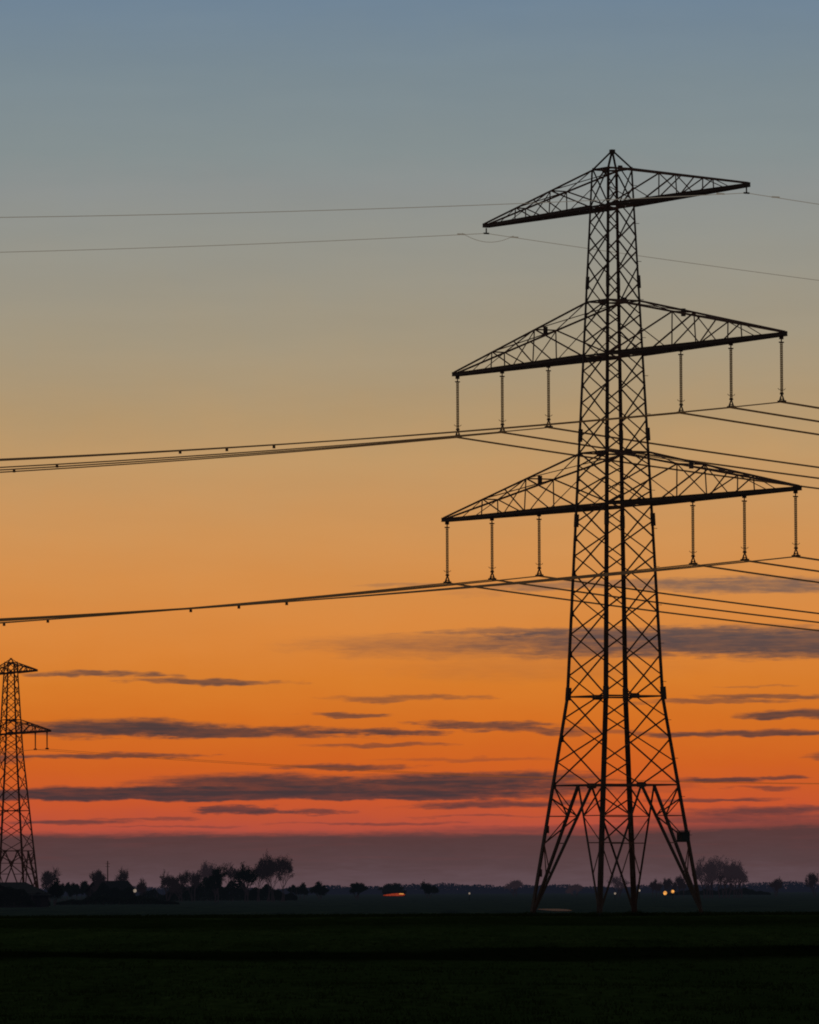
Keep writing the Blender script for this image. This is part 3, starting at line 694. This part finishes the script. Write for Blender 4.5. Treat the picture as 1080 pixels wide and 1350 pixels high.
# clouds: (centre az, el, half width, half height) sighted, opacity, softness, tilt
# then rough edge 0..1 and how flat the underside is
CL = [
 (1000, 776, 170, 13, .85, 1.0, .0, .8, 1.3), (790, 772, 170, 6, .62, .9, .02, .8, 1), (530, 772, 60, 3, .4, 1, 0, 1, 1), (620, 784, 40, 5, .2, 1.4, 0, 1, 1),
 (1010, 852, 250, 24, .97, .7, -.01, .45, 1.2), (860, 840, 200, 11, .8, .8, 0, .8, 1), (770, 850, 160, 18, .82, 1.1, 0, .6, 1), (610, 852, 220, 17, .68, 1.5, .0, .5, 1), (700, 834, 150, 5, .6, .8, 0, .9, 1), (700, 884, 200, 16, .25, 1.8, 0, .5, 1),
 (140, 888, 95, 4.5, .85, .8, -.02, .7, 1.2), (270, 899, 110, 5.5, .9, .8, -.02, .6, 1.3), (540, 921, 120, 4.5, .6, .9, 0, .8, 1), (455, 943, 62, 4.5, .8, .8, 0, .7, 1.3),
 (160, 960, 150, 14, .97, .7, .0, .5, 1.2), (300, 965, 220, 9, .92, .8, -.01, .7, 1.2), (500, 966, 90, 4, .8, .8, 0, .8, 1), (640, 957, 110, 5.5, .85, .8, -.02, .9, 1), (690, 964, 80, 4, .7, .8, 0, .9, 1),
 (140, 996, 150, 4, .85, .8, 0, .6, 1.2), (500, 983, 110, 3, .6, .8, 0, .8, 1), (450, 1012, 95, 4.5, .85, .8, 0, .6, 1.3), (620, 1002, 120, 2.5, .35, 1, 0, .9, 1),
 (330, 1032, 160, 13, .93, .8, 0, .45, 1), (560, 1040, 270, 19, .95, .8, .0, .45, 1.3), (150, 1047, 330, 11, .99, .5, 0, .22, 1.5), (640, 1028, 160, 10, .9, .8, .02, .6, 1), (420, 1050, 330, 8, .95, .6, 0, .3, 1.4),
 (312, 1067, 60, 6.5, .92, .7, 0, 1.0, 1.2), (350, 1071, 50, 3, .7, .7, 0, 1, 1), (412, 1071, 52, 4, .8, .9, 0, 1.3, 1.2), (660, 1062, 120, 6.5, .88, .8, .01, .6, 1.2), (520, 1086, 75, 2.5, .6, .8, 0, .7, 1), (640, 1078, 90, 2, .5, .8, 0, .7, 1), (420, 1086, 70, 1.8, .4, .8, 0, .7, 1),
 (90, 1082, 90, 3.4, .82, .8, 0, .5, 1), (200, 1078, 70, 2.4, .55, .8, 0, .8, 1), (230, 1089, 90, 1.8, .45, .8, 0, .8, 1), (830, 1040, 110, 7, .4, 1.2, 0, .8, 1),
 (1010, 922, 110, 4, .75, .8, 0, .6, 1), (940, 928, 110, 3, .65, .8, 0, .7, 1), (1055, 946, 85, 6.5, .95, .7, .0, .5, 1.2), (1000, 969, 160, 4.5, .9, .8, 0, .5, 1.2), (800, 968, 100, 3.5, .5, .9, 0, .8, 1),
 (945, 1031, 75, 5, .9, .8, 0, .6, 1.2), (1032, 1028, 36, 3, .8, .8, 0, .9, 1), (1000, 1043, 48, 2.6, .65, .8, 0, .9, 1), (940, 1057, 90, 3, .8, .8, 0, .6, 1), (1000, 908, 60, 1.6, .3, .8, 0, 1, 1),
 (1040, 1072, 150, 6, .85, .9, 0, .5, 1), (980, 1083, 190, 10, .85, 1.2, 0, .4, 1), (760, 1094, 220, 5, .6, 1, 0, .6, 1), (1160, 1000, 90, 9, .8, .8, 0, .6, 1), (-90, 1000, 120, 12, .8, .8, 0, .6, 1),
]
acc = None
for (px, py, hw, hh, op, soft, tilt, rg, flat) in CL:
    hw *= 1.06; hh *= 1.1; soft *= 1.2
    dx = mth('MULTIPLY', mth('SUBTRACT', azw, A_(px)), 1/(hw/F*DEG))
    dy0 = mth('SUBTRACT', elw, E_(py))
    dy = mth('MULTIPLY', mth('MULTIPLY_ADD', azw, -tilt, mth('ADD', dy0, tilt*A_(px))) if tilt else dy0, 1/(hh/F*DEG))
    if flat != 1: dy = mth('MAXIMUM', dy, mth('MULTIPLY', dy, -flat))
    r2 = mth('MULTIPLY_ADD', dx, dx, mth('MULTIPLY', dy, dy))
    d = mth('MULTIPLY_ADD', detail, rg, mth('SUBTRACT', 1.0, r2))
    mr = N(nt, 'ShaderNodeMapRange'); mr.interpolation_type = 'SMOOTHSTEP'; mr.inputs[1].default_value = -.25*soft; mr.inputs[2].default_value = 1.0*soft; mr.inputs[3].default_value = 0; mr.inputs[4].default_value = op
    L.new(d, mr.inputs[0])
    inv = mth('SUBTRACT', 1.0, mr.outputs[0])
    acc = inv if acc is None else mth('MULTIPLY', acc, inv)
# the grey bank lying on the horizon
bank_el = mth('ADD', mth('MULTIPLY_ADD', nA, .07, el), mth('MULTIPLY', nB, .06))
rise = mth('MULTIPLY', mth('SMOOTH_MAX', mth('SUBTRACT', az, 1.6), 0.0, .5), .035)
mr = N(nt, 'ShaderNodeMapRange'); mr.interpolation_type = 'SMOOTHSTEP'; mr.inputs[1].default_value = E_(1105); mr.inputs[2].default_value = E_(1092); mr.inputs[3].default_value = .93; mr.inputs[4].default_value = 0
L.new(mth('SUBTRACT', bank_el, rise), mr.inputs[0])
lay = N(nt, 'ShaderNodeMapRange'); lay.inputs[1].default_value = .36; lay.inputs[2].default_value = .58; lay.inputs[3].default_value = .86; L.new(noise(2.6, 26, 61.0, 4), lay.inputs[0])
cloud = mth('MULTIPLY', mth('SUBTRACT', 1.0, acc), lay.outputs[0])
ccol = N(nt, 'ShaderNodeValToRGB'); L.new(el_n, ccol.inputs[0]); es = ccol.color_ramp.elements
es[0].position = E_(1090)/TOP; es[0].color = (*lin((88, 58, 60)), 1); es[1].position = E_(1040)/TOP; es[1].color = (*lin((68, 53, 55)), 1)
for y, c in ((950, (76, 59, 58)), (900, (86, 66, 62)), (850, (88, 72, 71)), (770, (108, 90, 84))):
    q = es.new(E_(y)/TOP); q.color = (*lin(c), 1)
mx = N(nt, 'ShaderNodeMix', data_type='RGBA'); L.new(cloud, mx.inputs[0]); L.new(ramp.outputs[0], mx.inputs[6]); L.new(ccol.outputs[0], mx.inputs[7])
bcol = N(nt, 'ShaderNodeValToRGB'); L.new(mth('ADD', mth('MULTIPLY_ADD', nA, .03, el_n), mth('MULTIPLY', nB, .02)), bcol.inputs[0]); es = bcol.color_ramp.elements
es[0].position = E_(1172)/TOP; es[0].color = (*lin((96, 77, 83)), 1); es[1].position = E_(1098)/TOP; es[1].color = (*lin((74, 56, 57)), 1)
q = es.new(E_(1140)/TOP); q.color = (*lin((83, 64, 67)), 1)
mx2 = N(nt, 'ShaderNodeMix', data_type='RGBA'); L.new(mr.outputs[0], mx2.inputs[0]); L.new(mx.outputs[2], mx2.inputs[6]); L.new(bcol.outputs[0], mx2.inputs[7])
bank_mask = mr.outputs[0]
rift = N(nt, 'ShaderNodeMapRange'); rift.interpolation_type = 'SMOOTHSTEP'; rift.inputs[1].default_value = .53; rift.inputs[2].default_value = .72; rift.inputs[4].default_value = .35
L.new(noise(.9, 16, 41.3, 3), rift.inputs[0])
rf2 = N(nt, 'ShaderNodeMapRange'); rf2.inputs[1].default_value = E_(1150); rf2.inputs[2].default_value = E_(1095); L.new(el, rf2.inputs[0])
mx3 = N(nt, 'ShaderNodeMix', data_type='RGBA'); L.new(mth('MULTIPLY', mth('MULTIPLY', rift.outputs[0], rf2.outputs[0]), mr.outputs[0]), mx3.inputs[0]); L.new(mx2.outputs[2], mx3.inputs[6]); mx3.inputs[7].default_value = (*lin((120, 64, 62)), 1); mx2 = mx3
# away from the afterglow the twilight sky is dark
glow = N(nt, 'ShaderNodeMapRange'); glow.interpolation_type = 'SMOOTHSTEP'; glow.inputs[1].default_value = 70; glow.inputs[2].default_value = 15; glow.inputs[3].default_value = .2; glow.inputs[4].default_value = 1
L.new(mth('ABSOLUTE', az), glow.inputs[0])
veil = mth('MULTIPLY_ADD', mth('SUBTRACT', noise(.5, 3.2, 77.0, 6, .55), .5), .09, 1.0)
glow_v = mth('MULTIPLY', glow.outputs[0], veil)
sc = N(nt, 'ShaderNodeVectorMath', operation='SCALE'); L.new(mx2.outputs[2], sc.inputs[0]); L.new(glow_v, sc.inputs[3])
sky = N(nt, 'ShaderNodeTexSky'); sky.sky_type = 'NISHITA'; sky.sun_disc = False; sky.sun_elevation = math.radians(1.5); sky.sun_rotation = math.radians(4)
up_mix = N(nt, 'ShaderNodeMapRange'); up_mix.interpolation_type = 'SMOOTHSTEP'; up_mix.inputs[1].default_value = 8.2; up_mix.inputs[2].default_value = 22; L.new(el, up_mix.inputs[0])
bg1 = N(nt, 'ShaderNodeBackground'); L.new(sc.outputs[0], bg1.inputs[0]); bg1.inputs[1].default_value = 1
bg2 = N(nt, 'ShaderNodeBackground'); L.new(sky.outputs[0], bg2.inputs[0]); bg2.inputs[1].default_value = .12
ms = N(nt, 'ShaderNodeMixShader'); L.new(up_mix.outputs[0], ms.inputs[0]); L.new(bg1.outputs[0], ms.inputs[1]); L.new(bg2.outputs[0], ms.inputs[2])
ow = N(nt, 'ShaderNodeOutputWorld'); L.new(ms.outputs[0], ow.inputs[0])
# the last of the sun, down at the horizon behind the pylon
sl = bpy.data.lights.new('sun', 'SUN'); sl.energy = .03; sl.angle = math.radians(.5); sl.color = (1, .55, .3)
so = bpy.data.objects.new('sun', sl); C.objects.link(so); d = V((math.sin(math.radians(4)), math.cos(math.radians(4)), math.tan(math.radians(1.5)))); so.rotation_euler = d.to_track_quat('Z', 'Y').to_euler()
vs = bpy.context.scene.view_settings; vs.view_transform = 'Standard'; vs.look = 'None'; vs.exposure = 0; vs.gamma = 1
bpy.context.scene.cycles.filter_width = 1.9
